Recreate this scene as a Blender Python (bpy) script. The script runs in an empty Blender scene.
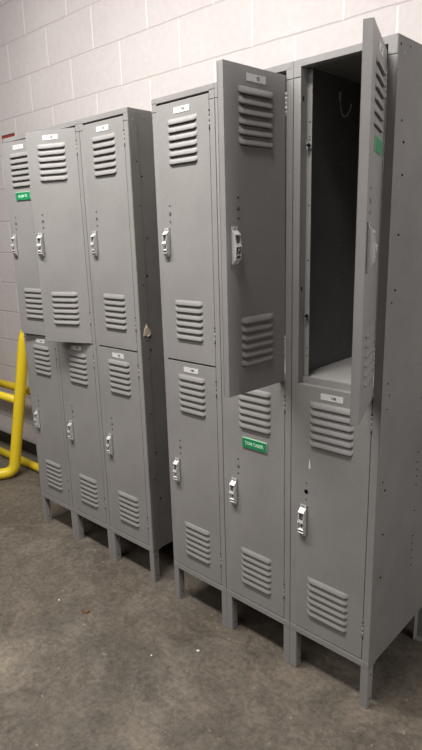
import bpy, bmesh, math, random
from mathutils import Vector, Matrix
random.seed(7)
sc = bpy.context.scene
C = bpy.data.collections.new('lockers_scene'); sc.collection.children.link(C)

# ------------------------------------------------------------------ materials
def new_mat(name):
    m = bpy.data.materials.new(name); m.use_nodes = True
    nt = m.node_tree; b = nt.nodes['Principled BSDF']
    return m, nt, b

def noise(nt, scale, detail=4, rough=.55, coord='Object', dist=0):
    tc = nt.nodes.new('ShaderNodeTexCoord')
    n = nt.nodes.new('ShaderNodeTexNoise')
    n.inputs['Scale'].default_value = scale; n.inputs['Detail'].default_value = detail
    n.inputs['Roughness'].default_value = rough; n.inputs['Distortion'].default_value = dist
    nt.links.new(tc.outputs[coord], n.inputs['Vector'])
    return n

def ramp(nt, src, stops):
    r = nt.nodes.new('ShaderNodeValToRGB')
    els = r.color_ramp.elements
    while len(els) < len(stops): els.new(.5)
    for e, (p, c) in zip(els, stops):
        e.position = p; e.color = (*c, 1) if len(c) == 3 else c
    nt.links.new(src, r.inputs['Fac'])
    return r

def mixc(nt, fac, a, b, mode='MIX'):
    m = nt.nodes.new('ShaderNodeMix'); m.data_type = 'RGBA'; m.blend_type = mode
    if isinstance(fac, (int, float)): m.inputs['Factor'].default_value = fac
    else: nt.links.new(fac, m.inputs['Factor'])
    for k, v in (('A', a), ('B', b)):
        s = [i for i in m.inputs if i.name == k and i.type == 'RGBA'][0]
        if isinstance(v, tuple): s.default_value = (*v, 1)
        else: nt.links.new(v, s)
    return [o for o in m.outputs if o.type == 'RGBA'][0]

def math_n(nt, op, a, b=None, c=None):
    n = nt.nodes.new('ShaderNodeMath'); n.operation = op
    for k, v in enumerate((a, b, c)):
        if v is None: continue
        if isinstance(v, (int, float)): n.inputs[k].default_value = v
        else: nt.links.new(v, n.inputs[k])
    return n.outputs[0]

def bump(nt, b, h, strength, dist):
    n = nt.nodes.new('ShaderNodeBump'); n.inputs['Strength'].default_value = strength
    n.inputs['Distance'].default_value = dist
    nt.links.new(h, n.inputs['Height']); nt.links.new(n.outputs[0], b.inputs['Normal'])

def painted(name, c, rough=.42, var=.10, dust=0.0):
    m, nt, b = new_mat(name)
    n1 = noise(nt, 3.2, 5, .6); 
    lo = tuple(x*(1-var) for x in c); hi = tuple(x*(1+var) for x in c)
    r = ramp(nt, n1.outputs['Fac'], [(.3, lo), (.7, hi)])
    n2 = noise(nt, 90, 2, .7)
    r2 = ramp(nt, n2.outputs['Fac'], [(.45, (.975,.975,.975)), (.6, (1.015,1.015,1.015))])
    out = mixc(nt, 1.0, r.outputs[0], r2.outputs[0], 'MULTIPLY')
    # sparse chips and scratches
    n3 = noise(nt, 38, 3, .5)
    r3 = ramp(nt, n3.outputs['Fac'], [(.755, (0,0,0)), (.775, (1,1,1))])
    out = mixc(nt, r3.outputs[0], out, tuple(min(1, x*1.5) for x in c))
    nt.links.new(out, b.inputs['Base Color'])
    b.inputs['Roughness'].default_value = rough
    b.inputs['Specular IOR Level'].default_value = .4
    bump(nt, b, noise(nt, 260, 2).outputs['Fac'], .08, .001)
    return m

def plain(name, c, rough=.5, metal=0.0, spec=.5):
    m, nt, b = new_mat(name)
    n = noise(nt, 25, 3)
    r = ramp(nt, n.outputs['Fac'], [(.3, tuple(x*.88 for x in c)), (.7, tuple(min(1, x*1.08) for x in c))])
    nt.links.new(r.outputs[0], b.inputs['Base Color'])
    b.inputs['Roughness'].default_value = rough; b.inputs['Metallic'].default_value = metal
    b.inputs['Specular IOR Level'].default_value = spec
    return m

GREY = painted('grey_enamel', (.300, .290, .282))
SIDE_SHADE = painted('shaded_side_enamel', (.225, .217, .207), .5, .14)  # locker enamel darkened; the shade on the side sheets is in the colour
INNER_SHADE = painted('shaded_inner_enamel', (.135, .132, .128), .6, .12)  # same enamel darker still, with compartment shade painted into it
SHELF_LIT = painted('lit_shelf_enamel', (.42, .41, .395), .5, .06)  # enamel lightened so the light on the compartment floor sits in its colour
SLOT = plain('slot_dark', (.075, .072, .070), .8, 0, .1)
UNDER = plain('louvre_underside', (.27, .26, .25), .6, 0, .2)
HOLE = plain('hole_black', (.006, .006, .006), .9, 0, 0)
CHROME = plain('chrome', (.70, .69, .68), .50, .45)
CHROMED = plain('worn_chrome', (.29, .285, .28), .5, .45)
HINGE = plain('hinge_metal', (.38, .375, .37), .4, .6)
PAPER = plain('label_paper', (.70, .69, .69), .7)
INK = plain('label_ink', (.03, .03, .035), .7)
GREEN = plain('tag_green', (.018, .27, .105), .4)
GREENEDGE = plain('tag_edge', (.42, .70, .48), .5)
TAGTXT = plain('tag_lettering', (.62, .9, .68), .5)
CHIP = plain('chipped_primer', (.85, .8, .72), .6)
YELLOW = painted('yellow_enamel', (.90, .67, .03), .38, .06)
RED = plain('red_paint', (.33, .055, .035), .6)
REDE = plain('red_border', (.12, .03, .02), .6)
TAPE = plain('torn_tape', (.85, .72, .54), .8)
LEAF = plain('dry_scrap', (.16, .065, .02), .8)
WHITEBIT = plain('white_flake', (.75, .73, .70), .7)

def wall_mat():
    m, nt, b = new_mat('painted_block')
    tc = nt.nodes.new('ShaderNodeTexCoord'); sp = nt.nodes.new('ShaderNodeSeparateXYZ')
    nt.links.new(tc.outputs['Object'], sp.inputs[0])
    wob = noise(nt, 9, 2)
    wo = math_n(nt, 'MULTIPLY', math_n(nt, 'SUBTRACT', wob.outputs['Fac'], .5), .006)
    x = math_n(nt, 'ADD', sp.outputs['X'], wo); z = math_n(nt, 'ADD', sp.outputs['Z'], wo)
    v = math_n(nt, 'DIVIDE', math_n(nt, 'SUBTRACT', z, 2.2618 - 20*.2032), .2032)
    row = math_n(nt, 'FLOOR', v)
    par = math_n(nt, 'MODULO', row, 2.0)
    off = math_n(nt, 'MULTIPLY', par, .5)
    u = math_n(nt, 'ADD', math_n(nt, 'DIVIDE', math_n(nt, 'ADD', x, 2.832 + 40*.4064), .4064), off)
    fu = math_n(nt, 'FRACT', u); fv = math_n(nt, 'FRACT', v)
    du = math_n(nt, 'MULTIPLY', math_n(nt, 'MINIMUM', fu, math_n(nt, 'SUBTRACT', 1.0, fu)), .4064)
    dv = math_n(nt, 'MULTIPLY', math_n(nt, 'MINIMUM', fv, math_n(nt, 'SUBTRACT', 1.0, fv)), .2032)
    def groove(d, w0, w1):
        mr = nt.nodes.new('ShaderNodeMapRange'); mr.interpolation_type = 'SMOOTHSTEP'
        mr.inputs['From Min'].default_value = w0; mr.inputs['From Max'].default_value = w1
        nt.links.new(d, mr.inputs['Value']); return mr.outputs[0]
    gh = groove(dv, .0015, .006); gv = groove(du, .0025, .0075)
    n1 = noise(nt, 1.6, 5, .6)
    base = ramp(nt, n1.outputs['Fac'], [(.3, (.555, .515, .508)), (.7, (.615, .575, .568))]).outputs[0]
    n2 = noise(nt, 30, 4, .6)
    sm = ramp(nt, n2.outputs['Fac'], [(.35, (.955, .95, .95)), (.65, (1.02, 1.02, 1.02))]).outputs[0]
    base = mixc(nt, 1.0, base, sm, 'MULTIPLY')
    n4 = noise(nt, 55, 3, .5)
    pits = ramp(nt, n4.outputs['Fac'], [(.25, (.7, .7, .7)), (.27, (0, 0, 0))]).outputs[0]
    base = mixc(nt, pits, base, (.42, .37, .35))
    base = mixc(nt, gv, (.71, .68, .672), base)
    base = mixc(nt, gh, (.52, .475, .465), base)  # horizontal joints tinted darker, their thin shadow put into the colour
    nt.links.new(base, b.inputs['Base Color'])
    b.inputs['Roughness'].default_value = .6; b.inputs['Specular IOR Level'].default_value = .3
    h = math_n(nt, 'ADD', math_n(nt, 'MINIMUM', gh, gv), math_n(nt, 'MULTIPLY', n2.outputs['Fac'], .18))
    bump(nt, b, h, .45, .004)
    return m

def floor_mat():
    m, nt, b = new_mat('worn_concrete')
    n1 = noise(nt, 1.7, 9, .62, dist=.6)
    c1 = ramp(nt, n1.outputs['Fac'], [(.28, (.085, .071, .055)), (.45, (.128, .110, .088)), (.58, (.158, .138, .112)), (.74, (.235, .204, .162))]).outputs[0]
    n2 = noise(nt, 5.5, 10, .72, dist=1.6)
    c2 = ramp(nt, n2.outputs['Fac'], [(.3, (.70, .69, .68)), (.5, (1, 1, 1)), (.72, (1.40, 1.36, 1.28))]).outputs[0]
    c = mixc(nt, 1.0, c1, c2, 'MULTIPLY')
    n3 = noise(nt, 48, 9, .8)
    c3 = ramp(nt, n3.outputs['Fac'], [(.36, (.66, .65, .64)), (.5, (1, 1, 1)), (.66, (1.34, 1.32, 1.28))]).outputs[0]
    c = mixc(nt, 1.0, c, c3, 'MULTIPLY')
    # cool wet looking stains
    n5 = noise(nt, 2.6, 4, .6)
    s5 = ramp(nt, n5.outputs['Fac'], [(.52, (0, 0, 0)), (.66, (.6, .6, .6))]).outputs[0]
    c = mixc(nt, s5, c, mixc(nt, 1.0, c, (.78, .82, .86), 'MULTIPLY'))
    # pale flecks where the top is worn through
    n4 = noise(nt, 26, 4, .62)
    f4 = ramp(nt, n4.outputs['Fac'], [(.66, (0, 0, 0)), (.71, (.8, .8, .8))]).outputs[0]
    c = mixc(nt, f4, c, (.30, .275, .235))
    # fine scratches: stretched voronoi edges
    tc = nt.nodes.new('ShaderNodeTexCoord'); mp = nt.nodes.new('ShaderNodeMapping')
    mp.inputs['Rotation'].default_value = (0, 0, .7); mp.inputs['Scale'].default_value = (1.2, 7, 1)
    nt.links.new(tc.outputs['Object'], mp.inputs[0])
    vo = nt.nodes.new('ShaderNodeTexVoronoi'); vo.feature = 'DISTANCE_TO_EDGE'; vo.inputs['Scale'].default_value = 1.5
    wn = noise(nt, 3, 4); add = nt.nodes.new('ShaderNodeVectorMath'); add.operation = 'ADD'
    nt.links.new(mp.outputs[0], add.inputs[0]); nt.links.new(wn.outputs['Color'], add.inputs[1])
    nt.links.new(add.outputs[0], vo.inputs['Vector'])
    sv = ramp(nt, vo.outputs['Distance'], [(.0, (.65, .65, .65)), (.010, (0, 0, 0))]).outputs[0]
    c = mixc(nt, sv, c, (.085, .072, .06))
    nt.links.new(c, b.inputs['Base Color'])
    rr = ramp(nt, n2.outputs['Fac'], [(.3, (.42,)*3), (.7, (.68,)*3)]).outputs[0]
    nt.links.new(rr, b.inputs['Roughness'])
    b.inputs['Specular IOR Level'].default_value = .35
    bump(nt, b, math_n(nt, 'ADD', n2.outputs['Fac'], math_n(nt, 'MULTIPLY', n3.outputs['Fac'], .5)), .25, .006)
    return m

# ------------------------------------------------------------------ mesh helpers
def box(bm, x0, x1, y0, y1, z0, z1, mi=0, bev=0.0):
    vs = [bm.verts.new((x, y, z)) for z in (z0, z1) for y in (y0, y1) for x in (x0, x1)]
    fs = [(0,2,3,1), (4,5,7,6), (0,1,5,4), (1,3,7,5), (3,2,6,7), (2,0,4,6)]
    faces = [bm.faces.new([vs[i] for i in f]) for f in fs]
    for f in faces: f.material_index = mi
    if bev:
        es = list({e for f in faces for e in f.edges})
        r = bmesh.ops.bevel(bm, geom=es, offset=bev, segments=2, profile=.6, affect='EDGES')
        for f in r['faces']: f.material_index = mi
    return faces

def cyl(bm, p, q, r, n=12, mi=0, r2=None):
    p = Vector(p); q = Vector(q); d = q - p; L = d.length
    M = Matrix.Translation((p+q)/2) @ d.to_track_quat('Z', 'Y').to_matrix().to_4x4()
    g = bmesh.ops.create_cone(bm, cap_ends=True, segments=n, radius1=r, radius2=r if r2 is None else r2, depth=L, matrix=M)
    for f in {f for v in g['verts'] for f in v.link_faces}: f.material_index = mi; f.smooth = len(f.verts) == 4
def tube(bm, pts, r, n=12, mi=0):
    pts = [Vector(p) for p in pts]; rings = []
    up = None
    for i, p in enumerate(pts):
        t = (pts[min(i+1, len(pts)-1)] - pts[max(i-1, 0)]).normalized()
        if up is None:
            up = t.orthogonal().normalized()
        up = (up - t*up.dot(t)).normalized(); s = t.cross(up)
        rings.append([bm.verts.new(p + (up*math.cos(a) + s*math.sin(a))*r) for a in [2*math.pi*k/n for k in range(n)]])
    for a, b in zip(rings, rings[1:]):
        for k in range(n):
            f = bm.faces.new((a[k], a[(k+1) % n], b[(k+1) % n], b[k])); f.smooth = True; f.material_index = mi
    bm.faces.new(rings[0][::-1]).material_index = mi; bm.faces.new(rings[-1]).material_index = mi

def fillet(pts, r, n=7):
    pts = [Vector(p) for p in pts]; out = [pts[0]]
    for a, b, c in zip(pts, pts[1:], pts[2:]):
        u = (a-b).normalized(); v = (c-b).normalized(); s = b + u*r; e = b + v*r
        for k in range(n+1):
            t = k/n; out.append(s*(1-t)**2 + b*2*t*(1-t) + e*t*t)
    out.append(pts[-1]); return out

def mesh(name, bm, mats):
    bmesh.ops.recalc_face_normals(bm, faces=bm.faces[:])
    me = bpy.data.meshes.new(name); bm.to_mesh(me); bm.free()
    for m in mats: me.materials.append(m)
    return me

def link(name, me, parent=None, loc=(0,0,0), rz=0):
    o = bpy.data.objects.new(name, me); C.objects.link(o)
    if parent: o.parent = parent
    o.location = loc; o.rotation_euler = (0, 0, rz)
    return o
def tag(o, label=None, cat=None, group=None, kind=None):
    if label: o['label'] = label
    if cat: o['category'] = cat
    if group: o['group'] = group
    if kind: o['kind'] = kind
    return o

def text_into(bm, s, size, cx, cz, y, mi, sx=1.0):
    """letters as raised faces on the plane y (facing -y), centred on cx, cz"""
    cu = bpy.data.curves.new('t', 'FONT'); cu.body = s; cu.size = size; cu.align_x = 'CENTER'; cu.align_y = 'CENTER'
    cu.extrude = .0003; cu.offset = size*.022; cu.resolution_u = 3
    o = bpy.data.objects.new('t', cu); C.objects.link(o)
    dg = bpy.context.evaluated_depsgraph_get(); dg.update()
    me = bpy.data.meshes.new_from_object(o.evaluated_get(dg))
    tb = bmesh.new(); tb.from_mesh(me)
    vm = {}
    for v in tb.verts: vm[v] = bm.verts.new((cx + v.co.x*sx, y - v.co.z, cz + v.co.y))
    for f in tb.faces:
        try: bm.faces.new([vm[v] for v in f.verts]).material_index = mi
        except ValueError: pass
    tb.free(); bpy.data.objects.remove(o); bpy.data.curves.remove(cu); bpy.data.meshes.remove(me)

# ------------------------------------------------------------------ locker pieces
W, H, LEG, DEP = .3048, 2.0, .155, .449
HW = W/2 - .0004
POST = .0245
DW = .2540                       # door width
DT = .022                        # door thickness
ZM0, ZM1 = 1.0675, 1.0745         # top of lower door, bottom of upper door
UP = (ZM1, 1.9745); LO = (.1815, ZM0)
CX = -DW/2                       # door centre in door coordinates (hinge at x = 0)

def louvre_set(bm, ztop, pitch=.0256, w=.142, n=6, D=.0068):
    hood = pitch*.80; NX, NZ = 16, 5
    for k in range(n):
        zt = ztop - k*pitch; rows = []
        for j in range(NZ+1):
            t = j/NZ; row = []
            for i in range(NX+1):
                a = i/NX; x = CXL + (a-.5)*w
                e = min(a, 1-a)*w/.013
                e = 1.0 if e >= 1 else math.sin(e*math.pi/2)**.8
                z = zt - hood*t*(.80 + .20*e)
                row.append(bm.verts.new((x, -D*e*math.sin(min(1, t*1.15)*math.pi/2)**.9 - .0002, z)))
            rows.append(row)
        for j in range(NZ):
            for i in range(NX):
                f = bm.faces.new((rows[j][i], rows[j][i+1], rows[j+1][i+1], rows[j+1][i])); f.smooth = True
        # opening under the hood
        back = [bm.verts.new((v.co.x, .0, v.co.z + .0015)) for v in rows[-1]]
        for i in range(NX):
            f = bm.faces.new((rows[-1][i], rows[-1][i+1], back[i+1], back[i])); f.material_index = 4
        box(bm, CXL - w/2 + .008, CXL + w/2 - .008, -.0004, .0, zt - hood - .0012, zt - hood + .001, 1)

def disc(bm, x, z, r, mi, y=-.0008, d=.001):
    cyl(bm, (x, y, z), (x, y + d, z), r, 14, mi)

def door_mesh(zr, kind):
    z0, z1 = zr; bm = bmesh.new()
    # folded steel pan: face, four flanges, returned lip
    box(bm, -DW, 0, 0, .0016, z0, z1, 0, .0006)
    box(bm, -DW, -DW+.0016, .0008, DT, z0, z1, 0, .0003)
    box(bm, -.0016, 0, .0008, DT, z0, z1, 0, .0003)
    box(bm, -DW+.001, -.001, .0008, DT, z1-.0016, z1, 0)
    box(bm, -DW+.001, -.001, .0008, DT, z0, z0+.0016, 0)
    box(bm, -DW, -DW+.014, DT-.0016, DT, z0, z1, 0)
    box(bm, -.014, 0, DT-.0016, DT, z0, z1, 0)
    lw = .153 if kind == 'lost' else .142; global CXL; CXL = CX - (.004 if kind == 'lost' else 0)
    louvre_set(bm, z1 - (.052 if kind == 'up' else .048), w=lw)
    louvre_set(bm, z0 + (.229 if kind == 'up' else .214), .0252, w=lw)
    hx = -DW + .049
    zz = [z0 + .563, z0 + .535, z0 + .508]
    if kind == 'lost':
        hx = -DW + .037
        disc(bm, hx, zz[0]-.008, .0022, 1); disc(bm, hx, zz[1]-.01, .0075, 1); disc(bm, hx, zz[2]-.011, .0022, 1)
        g = [(0, .028), (.0024, .012), (.0045, 0), (.0035, -.008), (-.002, -.009), (-.0035, -.003), (-.0018, .012)]
        vs = [bm.verts.new((hx + .011 + a, -.0006, z0 + .617 + b)) for a, b in g]
        bm.faces.new(vs).material_index = 3
    else:
        disc(bm, hx, zz[0], .0034, 1); disc(bm, hx, zz[2], .0038, 1)
        disc(bm, hx, zz[1], .0064, 1); disc(bm, hx - .0016, zz[1] + .0012, .0040, 2, -.0018, .0018)
        disc(bm, hx + .0005, zz[2] + .0006, .0013, 2, -.0014, .001)
    return mesh('door', bm, [GREY, SLOT if kind != 'lost' else HOLE, CHROMED, CHIP, UNDER])

def handle_mesh():
    """latch handle, origin at its top centre, plate in the xz plane"""
    bm = bmesh.new()
    # tapering back plate
    pts = [(-.0165, 0), (.0165, 0), (.0165, -.092), (.004, -.118), (-.010, -.118), (-.0165, -.104)]
    f0 = [bm.verts.new((x, -.0022, z)) for x, z in pts]; f1 = [bm.verts.new((x, 0, z)) for x, z in pts]
    bm.faces.new(f0); bm.faces.new(f1[::-1])
    for i in range(len(pts)):
        j = (i+1) % len(pts); bm.faces.new((f0[i], f0[j], f1[j], f1[i]))
    for f in bm.faces: f.material_index = 1
    # raised cheeks of the lift
    for sx in (-.0105, .0085):
        prof = [(-.002, -.014), (-.014, -.022), (-.019, -.050), (-.017, -.088), (-.002, -.104)]
        a = [bm.verts.new((sx, y, z)) for y, z in prof]; b = [bm.verts.new((sx + .0030, y, z)) for y, z in prof]
        bm.faces.new(a); bm.faces.new(b[::-1])
        for i in range(len(prof)):
            j = (i+1) % len(prof); bm.faces.new((a[i], a[j], b[j], b[i]))
    # slanted top lip, cross bars, finger pad
    def slab(p0, p1, t, mi=0, x0=-.0105, x1=.0115):
        (ya, za), (yb, zb) = p0, p1
        d = Vector((0, yb-ya, zb-za)).normalized(); n = Vector((0, -d.z, d.y))*t/2
        vs = []
        for x in (x0, x1):
            for (y, z), s in (((ya, za), 1), ((yb, zb), 1), ((yb, zb), -1), ((ya, za), -1)):
                vs.append(bm.verts.new((x, y + n.y*s, z + n.z*s)))
        for q in ((0,1,2,3), (7,6,5,4), (0,4,5,1), (1,5,6,2), (2,6,7,3), (3,7,4,0)):
            bm.faces.new([vs[i] for i in q]).material_index = mi
    slab((-.003, -.012), (-.017, -.024), .0030)
    slab((-.016, -.047), (-.020, -.056), .0035)
    slab((-.010, -.074), (-.018, -.080), .0030)
    slab((-.017, -.088), (-.003, -.103), .0026)
    slab((-.0075, -.028), (-.0085, -.048), .0018, 1, -.008, .009)
    slab((-.0035, -.058), (-.0035, -.075), .0008, 2, -.006, .007)
    # padlock eye
    tube(bm, [(.000, -.003 - .017*math.sin(a), -.062 - .010*math.cos(a)) for a in [math.pi*k/8 for k in range(9)]], .0018, 8)
    # top fixing tab with rivet
    box(bm, -.012, .012, -.004, -.002, -.011, -.001, 0, .0006)
    cyl(bm, (0, -.0055, -.006), (0, -.003, -.006), .003, 10, 1)
    return mesh('handle', bm, [CHROME, CHROMED, HOLE])

def hinge_mesh():
    bm = bmesh.new()
    for k in range(3):
        cyl(bm, (0, 0, k*.0170 + .003), (0, 0, k*.0170 + .0192), .0021, 12, 0)
    for z in (0, .054): cyl(bm, (0, -.0004, z - .003), (0, -.0004, z + .003), .0026, 10, 1)
    return mesh('hinge', bm, [GREY, SLOT])

def hinge_open_mesh():
    bm = bmesh.new()
    box(bm, .0008, .0022, .0, .016, -.002, .064, 0, .0003)
    for k in range(5): cyl(bm, (0, 0, k*.0125), (0, 0, k*.0125 + .0119), .0030, 12, 0)
    for k in (.012, .032, .052): cyl(bm, (.002, .009, k), (.0030, .009, k), .002, 8, 1)
    return mesh('hinge', bm, [CHROME, HOLE])

def plate_mesh(txt, size=.0135):
    bm = bmesh.new(); box(bm, -.0385, .0385, -.0012, 0, -.0098, .0098, 0, .0003)
    text_into(bm, txt, size, .006, 0, -.0014, 1)
    return mesh('number_label', bm, [PAPER, INK])

def tag_mesh(txt):
    bm = bmesh.new(); box(bm, -.054, .054, -.004, 0, -.018, .018, 1, .0006)
    box(bm, -.0532, .0532, -.0046, -.0038, -.0178, .0160, 0)
    if txt: text_into(bm, txt, .0165, 0, -.001, -.0049, 2, .92)
    return mesh('name_tag', bm, [GREEN, GREENEDGE, TAGTXT])

def frame_mesh():
    bm = bmesh.new(); b = .0008
    for s in (-1, 1):
        xo, xi = s*HW, s*(HW - POST)
        box(bm, min(xo, xi), max(xo, xi), 0, .0022, LEG, 1.9545, 0, b)                       # face of the upright
        box(bm, min(xi, xi + s*.0016), max(xi, xi + s*.0016), .001, .034, LEG, 1.98, 0)      # inner return
        x2 = xi - s*.0165
        box(bm, min(xi, x2), max(xi, x2), .0322, .0340, LEG + .02, 1.98, 0)                      # strike flange behind the door
        box(bm, min(xo, xi), max(xo, xi), -.0006, .0022, 1.9562, 1.985, 0, b)                # header corner piece
    box(bm, -HW, HW, -.0006, .0022, 1.9815, H, 0, b)                                         # header
    box(bm, -HW, HW, .0008, .030, H - .0016, H, 0)
    box(bm, -HW + POST, HW - POST, .002, .026, 1.9815, 1.983, 0)
    box(bm, -HW, HW, -.0008, .028, LEG, LEG + .022, 0, b)                                    # bottom rail
    box(bm, -HW + POST, HW - POST, .0245, .0265, ZM0 - .004, ZM1 + .012, 0)                  # middle rail behind the doors
    # dark fixing holes in the strike flanges
    xi = -(HW - POST) + .010
    for z in (1.84, 1.80, 1.792, 1.61, 1.45, 1.18, 1.155, .95, .72, .5, .33):
        cyl(bm, (xi, .0316, z), (xi, .0330, z), .0022, 8, 1)
    for z in (1.895, 1.36):
        box(bm, -(HW - POST) - .0005, -(HW - POST) + .0004, .010, .016, z, z + .012, 1)
    return mesh('frame', bm, [GREY, HOLE, HINGE])

def leg_mesh():
    bm = bmesh.new()
    box(bm, 0, .0268, 0, .0020, 0, LEG + .010, 0, .0006)
    box(bm, .0248, .0268, .001, .032, 0, LEG + .004, 0, .0004)
    box(bm, 0, .0268, 0, .028, 0, .0015, 0)
    for z in (.03, .125): cyl(bm, (.0262, .019, z), (.0273, .019, z), .0035, 10, 1)
    return mesh('leg', bm, [GREY, HOLE])

A_SIDE = [(.031,1.812,0),(.053,1.759,0),(.031,1.649,0),(.064,1.527,0),(.053,1.379,0),(.029,1.345,0),(.033,1.116,0),(.05,1.076,0),(.037,1.039,0),
          (.02,1.962,1),(.034,1.93,1),(.08,1.975,1),(.031,.80,0),(.051,.62,0),(.031,.5,0),(.06,.40,0)]
B_SIDE = [(.013,1.978,0),(.034,1.962,1),(.074,1.985,1),(.038,1.806,0),(.056,1.755,0),(.058,1.674,0),(.037,1.649,1),(.054,1.52,0),(.051,1.371,0),(.032,1.338,0),
          (.032,1.107,0),(.053,1.067,1),(.035,1.029,0),(.031,.801,0),(.051,.768,0),(.052,.619,0),(.052,.468,0),(.028,.49,1)] + \
         [(.281,z,2) for z in (1.70,1.67,1.645,1.62,1.59,1.52,1.42,1.39,1.365,1.335,.819,.785,.759,.736,.704,.609,.515,.485,.46,.429,.401)] + [(.28,1.008,1)]
def side_mesh(s, dots=()):
    """one side sheet, its folded front flange and fixings"""
    bm = bmesh.new()
    x = HW*s; t = -.0014*s
    a, b_ = sorted((x, x + t))
    box(bm, a, b_, 0, DEP, LEG + .004, H, 0)
    if dots is not None and s > 0:
        box(bm, x, x + .0018, .0005, .044, LEG, H - .001, 0, .0006)
        for d, z, k in dots:
            r = (.0028, .0034, .0018)[k]
            cyl(bm, (x + .0004, d, z), (x + .0026, d, z), r, 10, 1 if k != 1 else 2)
    else:
        # dotted line of shelf-clip holes seen from inside
        pass
    for g in range(7):
        for q in range(3):
            z = 1.12 + g*.115 + q*.024
            cyl(bm, (x + 2.2*t, .262, z), (x + .2*t, .262, z), .0018, 8, 2 if s < 0 else 1)
    return mesh('side_panel', bm, [SIDE_SHADE if dots else INNER_SHADE, HOLE, HINGE])

def sheet(*a, mats=(INNER_SHADE,), bev=0):
    bm = bmesh.new(); box(bm, *a, 0, bev); return mesh('sheet', bm, list(mats))

M_LEG = leg_mesh(); M_HANDLE = handle_mesh(); M_HINGE = hinge_mesh(); M_HINGE_OPEN = hinge_open_mesh(); M_FRAME = frame_mesh()
M_UP = door_mesh(UP, 'up'); M_LO = door_mesh(LO, 'lo'); M_LOST = door_mesh(LO, 'lost')
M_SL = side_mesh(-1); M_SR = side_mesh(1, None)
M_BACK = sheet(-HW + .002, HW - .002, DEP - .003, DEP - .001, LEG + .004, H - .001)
M_TOP = sheet(-HW, HW, .0022, DEP, H - .002, H, mats=(SIDE_SHADE,))
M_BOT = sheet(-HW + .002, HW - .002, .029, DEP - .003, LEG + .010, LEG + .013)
M_SHELF = sheet(-HW + .0022, HW - .0022, .0345, DEP - .0035, 1.083, 1.086, mats=(SHELF_LIT,))

def coat_hook_mesh():
    bm = bmesh.new()
    tube(bm, [(.002, 0, .0), (.003, 0, -.040), (.008, 0, -.060), (.018, -.002, -.070), (.030, -.004, -.066), (.038, -.004, -.052), (.042, -.004, -.036)],   .0017, 8)
    box(bm, -.002, .002, -.005, .005, -.020, .006, 0, .0006)
    return mesh('coat_hook', bm, [CHROME])
M_HOOK = coat_hook_mesh()
def latch_mesh():
    bm = bmesh.new(); box(bm, -.002, .005, -.012, .002, 0, .020, 0, .0012); box(bm, -.0015, .012, -.004, .0, .002, .018, 0, .001)
    cyl(bm, (.005, -.014, .012), (.005, -.004, .012), .0035, 10, 1)
    return mesh('latch_hook', bm, [HINGE, HOLE])
M_LATCH = latch_mesh()

def door(parent, zr, me, ang, num, name_tag=None, tag_off=(0, 0)):
    lost = me is M_LOST
    d = link('door', me, parent, (HW - POST - .0020, 0, (-.0085 if ang > 100 else -.006) if ang > 30 else 0), math.radians(ang))
    z0, z1 = zr; up = z0 > 1
    h = link('handle', M_HANDLE, d, (-DW + (.0295 if not lost else .0275), -.0002, z0 + (.487 if up else .484 if not lost else .477))); h.scale = (1, 1, 1.0 if not lost else 1.1)
    for z in (z0 + .085, z1 - .105):
        if ang > 30: link('hinge', M_HINGE_OPEN, d, (.0014, .0008, z))
        else: link('hinge', M_HINGE, d, (.0012, -.0002, z))
    if num:
        lb = link('number_label', plate_mesh(num, .0135 if len(num) < 3 else .0115), d, (CX - (.004 if lost else 0), 0, z1 - .0275 + (.0 if up else .001)))
        lb['label'] = 'white paper number label'
    if name_tag is not None:
        t = link('name_tag', tag_mesh(name_tag), d, (CX + tag_off[0], 0, tag_off[1])); t['label'] = 'green name tag with pale lettering'
    return d

def locker(bank, i, label, group, ang_up, num_up, num_lo, side=None, tag_up=None, tag_lo=None, lost=False):
    X, Y, th = bank[:3]; ws = bank[3] if len(bank) > 3 else (W, W, W)
    s = sum(ws[:i]) + ws[i]/2
    root = bpy.data.objects.new('locker', None); C.objects.link(root)
    root.empty_display_size = .1
    root.location = (X - s*math.cos(th), Y - s*math.sin(th), 0); root.rotation_euler = (0, 0, th); root.scale = (ws[i]/W, 1, 1)
    tag(root, label, 'locker', group)
    link('frame', M_FRAME, root)
    link('side_panel', M_SL, root); link('side_panel', side_mesh(1, side) if side else M_SR, root)
    link('back_panel', M_BACK, root); link('top_panel', M_TOP, root); link('bottom_panel', M_BOT, root)
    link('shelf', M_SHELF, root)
    for sx in (-1, 1):
        for y in (0, DEP):
            l = link('leg', M_LEG, root, (0, 0, 0))
            if sx < 0: l.location = (-HW, y, 0)
            else: l.location = (HW - .0268, y, 0)
            if y:
                l.rotation_euler = (0, 0, math.pi); l.location.x += .0268
    if ang_up > 3:
        for z in (1.765, 1.27): link('latch_hook', M_LATCH, root, (-(HW - POST) + .007, .032, z))
        hk = link('coat_hook', M_HOOK, root, (-HW + .004, .245, 1.95))
    u = door(root, UP, M_UP, ang_up, num_up, *(tag_up or (None,)))
    l = door(root, LO, M_LOST if lost else M_LO, 0, num_lo, *(tag_lo or (None,)))
    return root

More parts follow.
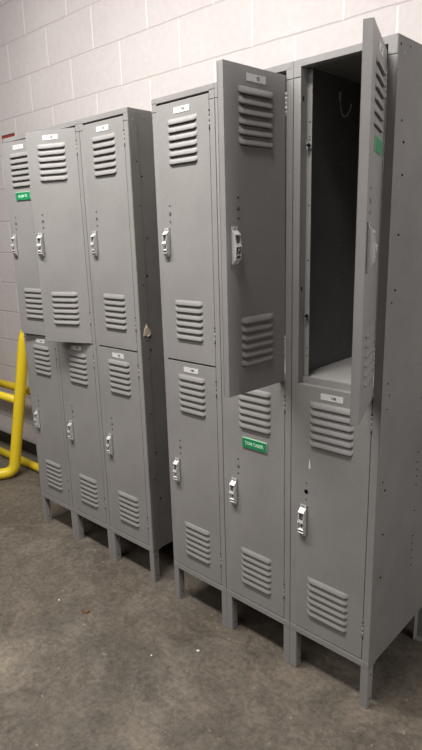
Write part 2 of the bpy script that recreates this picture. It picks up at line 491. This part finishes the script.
BA = (-1.3932, -.5208, -.0063); BB = (-.3362, -.5565, -.0267, (.3085, .3035, .3024))
GA = 'far bank of three grey lockers'; GB = 'near bank of three grey lockers'
locker(BA, 2, 'leftmost grey two-tier steel locker, upper door just ajar with a green name tag', GA, 5.5, '11', '11B',
       tag_up=('ALLEN TK', (.004, 1.732)))
locker(BA, 1, 'grey two-tier steel locker in the far bank, upper door ajar and overlapping the leftmost locker', GA, 20, '12', '12B')
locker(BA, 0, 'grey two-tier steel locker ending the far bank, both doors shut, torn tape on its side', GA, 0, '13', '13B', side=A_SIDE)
locker(BB, 2, 'grey two-tier steel locker with both doors shut at the left of the near bank', GB, 0, '14', '14B')
locker(BB, 1, 'middle grey steel locker of the near bank, upper door swung out, green tag below', GB, 86.5, '15', None,
       tag_lo=('TOM TABER', (0, .8185)))
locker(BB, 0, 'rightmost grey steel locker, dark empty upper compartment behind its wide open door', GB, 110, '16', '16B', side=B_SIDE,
       tag_up=('', (.006, 1.739)), lost=True)

# torn tape on the far bank's side
X, Y, th = BA
bm = bmesh.new()
pts = [(.014, 1.138), (.020, 1.165), (.028, 1.172), (.033, 1.186), (.041, 1.168), (.050, 1.160), (.055, 1.142), (.040, 1.133), (.027, 1.140)]
vs = [bm.verts.new((0, a, b)) for a, b in pts]; f = bm.faces.new(vs)
g = bmesh.ops.extrude_face_region(bm, geom=[f])
for v in [v for v in g['geom'] if isinstance(v, bmesh.types.BMVert)]: v.co.x += .0012 + random.random()*.004
o = link('torn_tape', mesh('torn_tape', bm, [TAPE]), None, (X + .0018, Y, 0), th)
tag(o, 'small torn scrap of beige tape stuck on the side of the far locker bank', 'tape')

# ------------------------------------------------------------------ yellow pipe barrier
pb = bpy.data.objects.new('pipe_barrier', None); C.objects.link(pb); pb.location = (-2.97, -.30, 0)
tag(pb, 'bright yellow bent steel pipe barrier standing against the wall beyond the far lockers', 'barrier')
def pipe(name, pts, r, fr=.0):
    bm = bmesh.new(); pts = [Vector(p) - pb.location for p in pts]
    tube(bm, fillet(pts, fr) if fr else pts, r, 16)
    return link(name, mesh(name, bm, [YELLOW]), pb)
pipe('post', [(-3.30, -.86, .037), (-2.988, -.305, .037), (-2.912, -.165, .955), (-2.90, -.075, 1.06), (-2.90, -.012, 1.06)], .036, .062)
pipe('front_rail', [(-3.75, -.235, .510), (-2.97, -.232, .520)], .025)
pipe('back_rail', [(-3.75, -.125, .545), (-2.46, -.125, .56), (-2.46, -.155, .03), (-3.75, -.16, .03)], .027, .09)

# ------------------------------------------------------------------ red plate on the wall
bm = bmesh.new(); box(bm, -3.205, -3.06, -.006, 0, 1.99, 2.176, 1, .001); box(bm, -3.199, -3.066, -.0075, -.005, 1.996, 2.168, 0)
tag(link('wall_plate', mesh('wall_plate', bm, [RED, REDE])), 'dull red plate on the block wall, just showing above the leftmost locker', 'sign')

# ------------------------------------------------------------------ litter on the floor
bm = bmesh.new()
tube(bm, [(-.016, .004, .004), (-.010, -.006, .003), (0, -.008, .003), (.010, -.006, .004), (.016, .004, .006)], .0032, 6)
vs = [bm.verts.new(c) for c in ((-.016, .006, .001), (-.004, -.004, .0015), (.012, -.007, .001), (.017, .008, .004), (.004, .004, .003))]
bm.faces.new(vs)
o = link('dry_leaf', mesh('dry_leaf', bm, [LEAF]), None, (-1.471, -.847, 0), .5)
tag(o, 'curled rusty brown leaf scrap lying on the concrete in front of the far lockers', 'litter')
def flake(x, y, r, lab, seed):
    rnd = random.Random(seed); bm = bmesh.new(); n = 7
    top = [bm.verts.new((r*math.cos(a)*(.6 + .5*rnd.random()), r*.7*math.sin(a)*(.6 + .5*rnd.random()), .0012 + .0015*rnd.random())) for a in [2*math.pi*k/n for k in range(n)]]
    bot = [bm.verts.new((v.co.x*.9, v.co.y*.9, 0)) for v in top]
    bm.faces.new(top); bm.faces.new(bot[::-1])
    for k in range(n): bm.faces.new((top[k], top[(k+1) % n], bot[(k+1) % n], bot[k]))
    o = link('paint_flake', mesh('paint_flake', bm, [WHITEBIT]), None, (x, y, 0), rnd.random()*6)
    tag(o, lab, 'litter', 'white flakes on the floor')
flake(-1.63, -.873, .006, 'tiny white flake on the floor to the left of the brown leaf scrap', 1)
flake(-1.069, -.843, .0045, 'small bright white flake on the open concrete right of the brown leaf scrap', 2)
flake(-.949, -.713, .008, 'pale elongated flake on the floor nearest the left leg of the near bank', 3)

# ------------------------------------------------------------------ setting
bm = bmesh.new(); box(bm, -7, 3, 0, .2, -.1, 3.6)
tag(link('wall_back', mesh('wall_back', bm, [wall_mat()])), kind='structure')
bm = bmesh.new(); box(bm, -7, 3, -.008, 0, 0, .088, 0, .003)
tag(link('baseboard_back', mesh('baseboard_back', bm, [plain('dark_base', (.035, .031, .028), .6)])), kind='structure')
bm = bmesh.new(); box(bm, -7, 3, -5, 0, -.1, 0)
tag(link('floor', mesh('floor', bm, [floor_mat()])), kind='structure')

# ------------------------------------------------------------------ lights
def area(name, loc, target, sx, sy, power, col):
    l = bpy.data.lights.new(name, 'AREA'); l.shape = 'RECTANGLE'; l.size = sx; l.size_y = sy; l.energy = power; l.color = col
    o = bpy.data.objects.new(name, l); C.objects.link(o); o.location = loc
    o.rotation_euler = (Vector(target) - Vector(loc)).to_track_quat('-Z', 'Y').to_euler()
    return o
area('tube_light', (-1.4, -1.5, 3.25), (-1.4, -1.4, 0), 2.4, .3, 108, (1, .965, .93))
area('room_fill', (-1.6, -3.7, 3.3), (-1.2, -.5, .8), 3.0, 1.2, 36, (1, .955, .92))
area('side_fill', (3.2, -.95, 2.1), (-.3, -.6, 1.7), .8, 1.2, 42, (1, .97, .95))
w = bpy.data.worlds.new('w'); sc.world = w; w.use_nodes = True
bg = w.node_tree.nodes['Background']; bg.inputs[0].default_value = (1, .96, .94, 1); bg.inputs[1].default_value = .045

# ------------------------------------------------------------------ camera (solved from the photograph)
yaw, pitch, roll = .7310, -.2456, -.0287
cy, sy = math.cos(yaw), math.sin(yaw)
f = Vector((-sy*math.cos(pitch), cy*math.cos(pitch), math.sin(pitch))); r = Vector((cy, sy, 0)); u = r.cross(f)
cr, sr = math.cos(roll), math.sin(roll)
xa = r*cr + u*sr; ya = r*-sr + u*cr; za = -f
M = Matrix((xa, ya, za)).transposed().to_4x4(); M.translation = (.331, -2.0216, 1.5382)
cam = bpy.data.cameras.new('camera'); co = bpy.data.objects.new('camera', cam); C.objects.link(co)
co.matrix_world = M; cam.sensor_fit = 'VERTICAL'; cam.sensor_height = 36; cam.lens = 564.89/750*36; cam.clip_start = .02
sc.camera = co
sc.view_settings.view_transform = 'Standard'; sc.view_settings.look = 'None'; sc.view_settings.exposure = .08
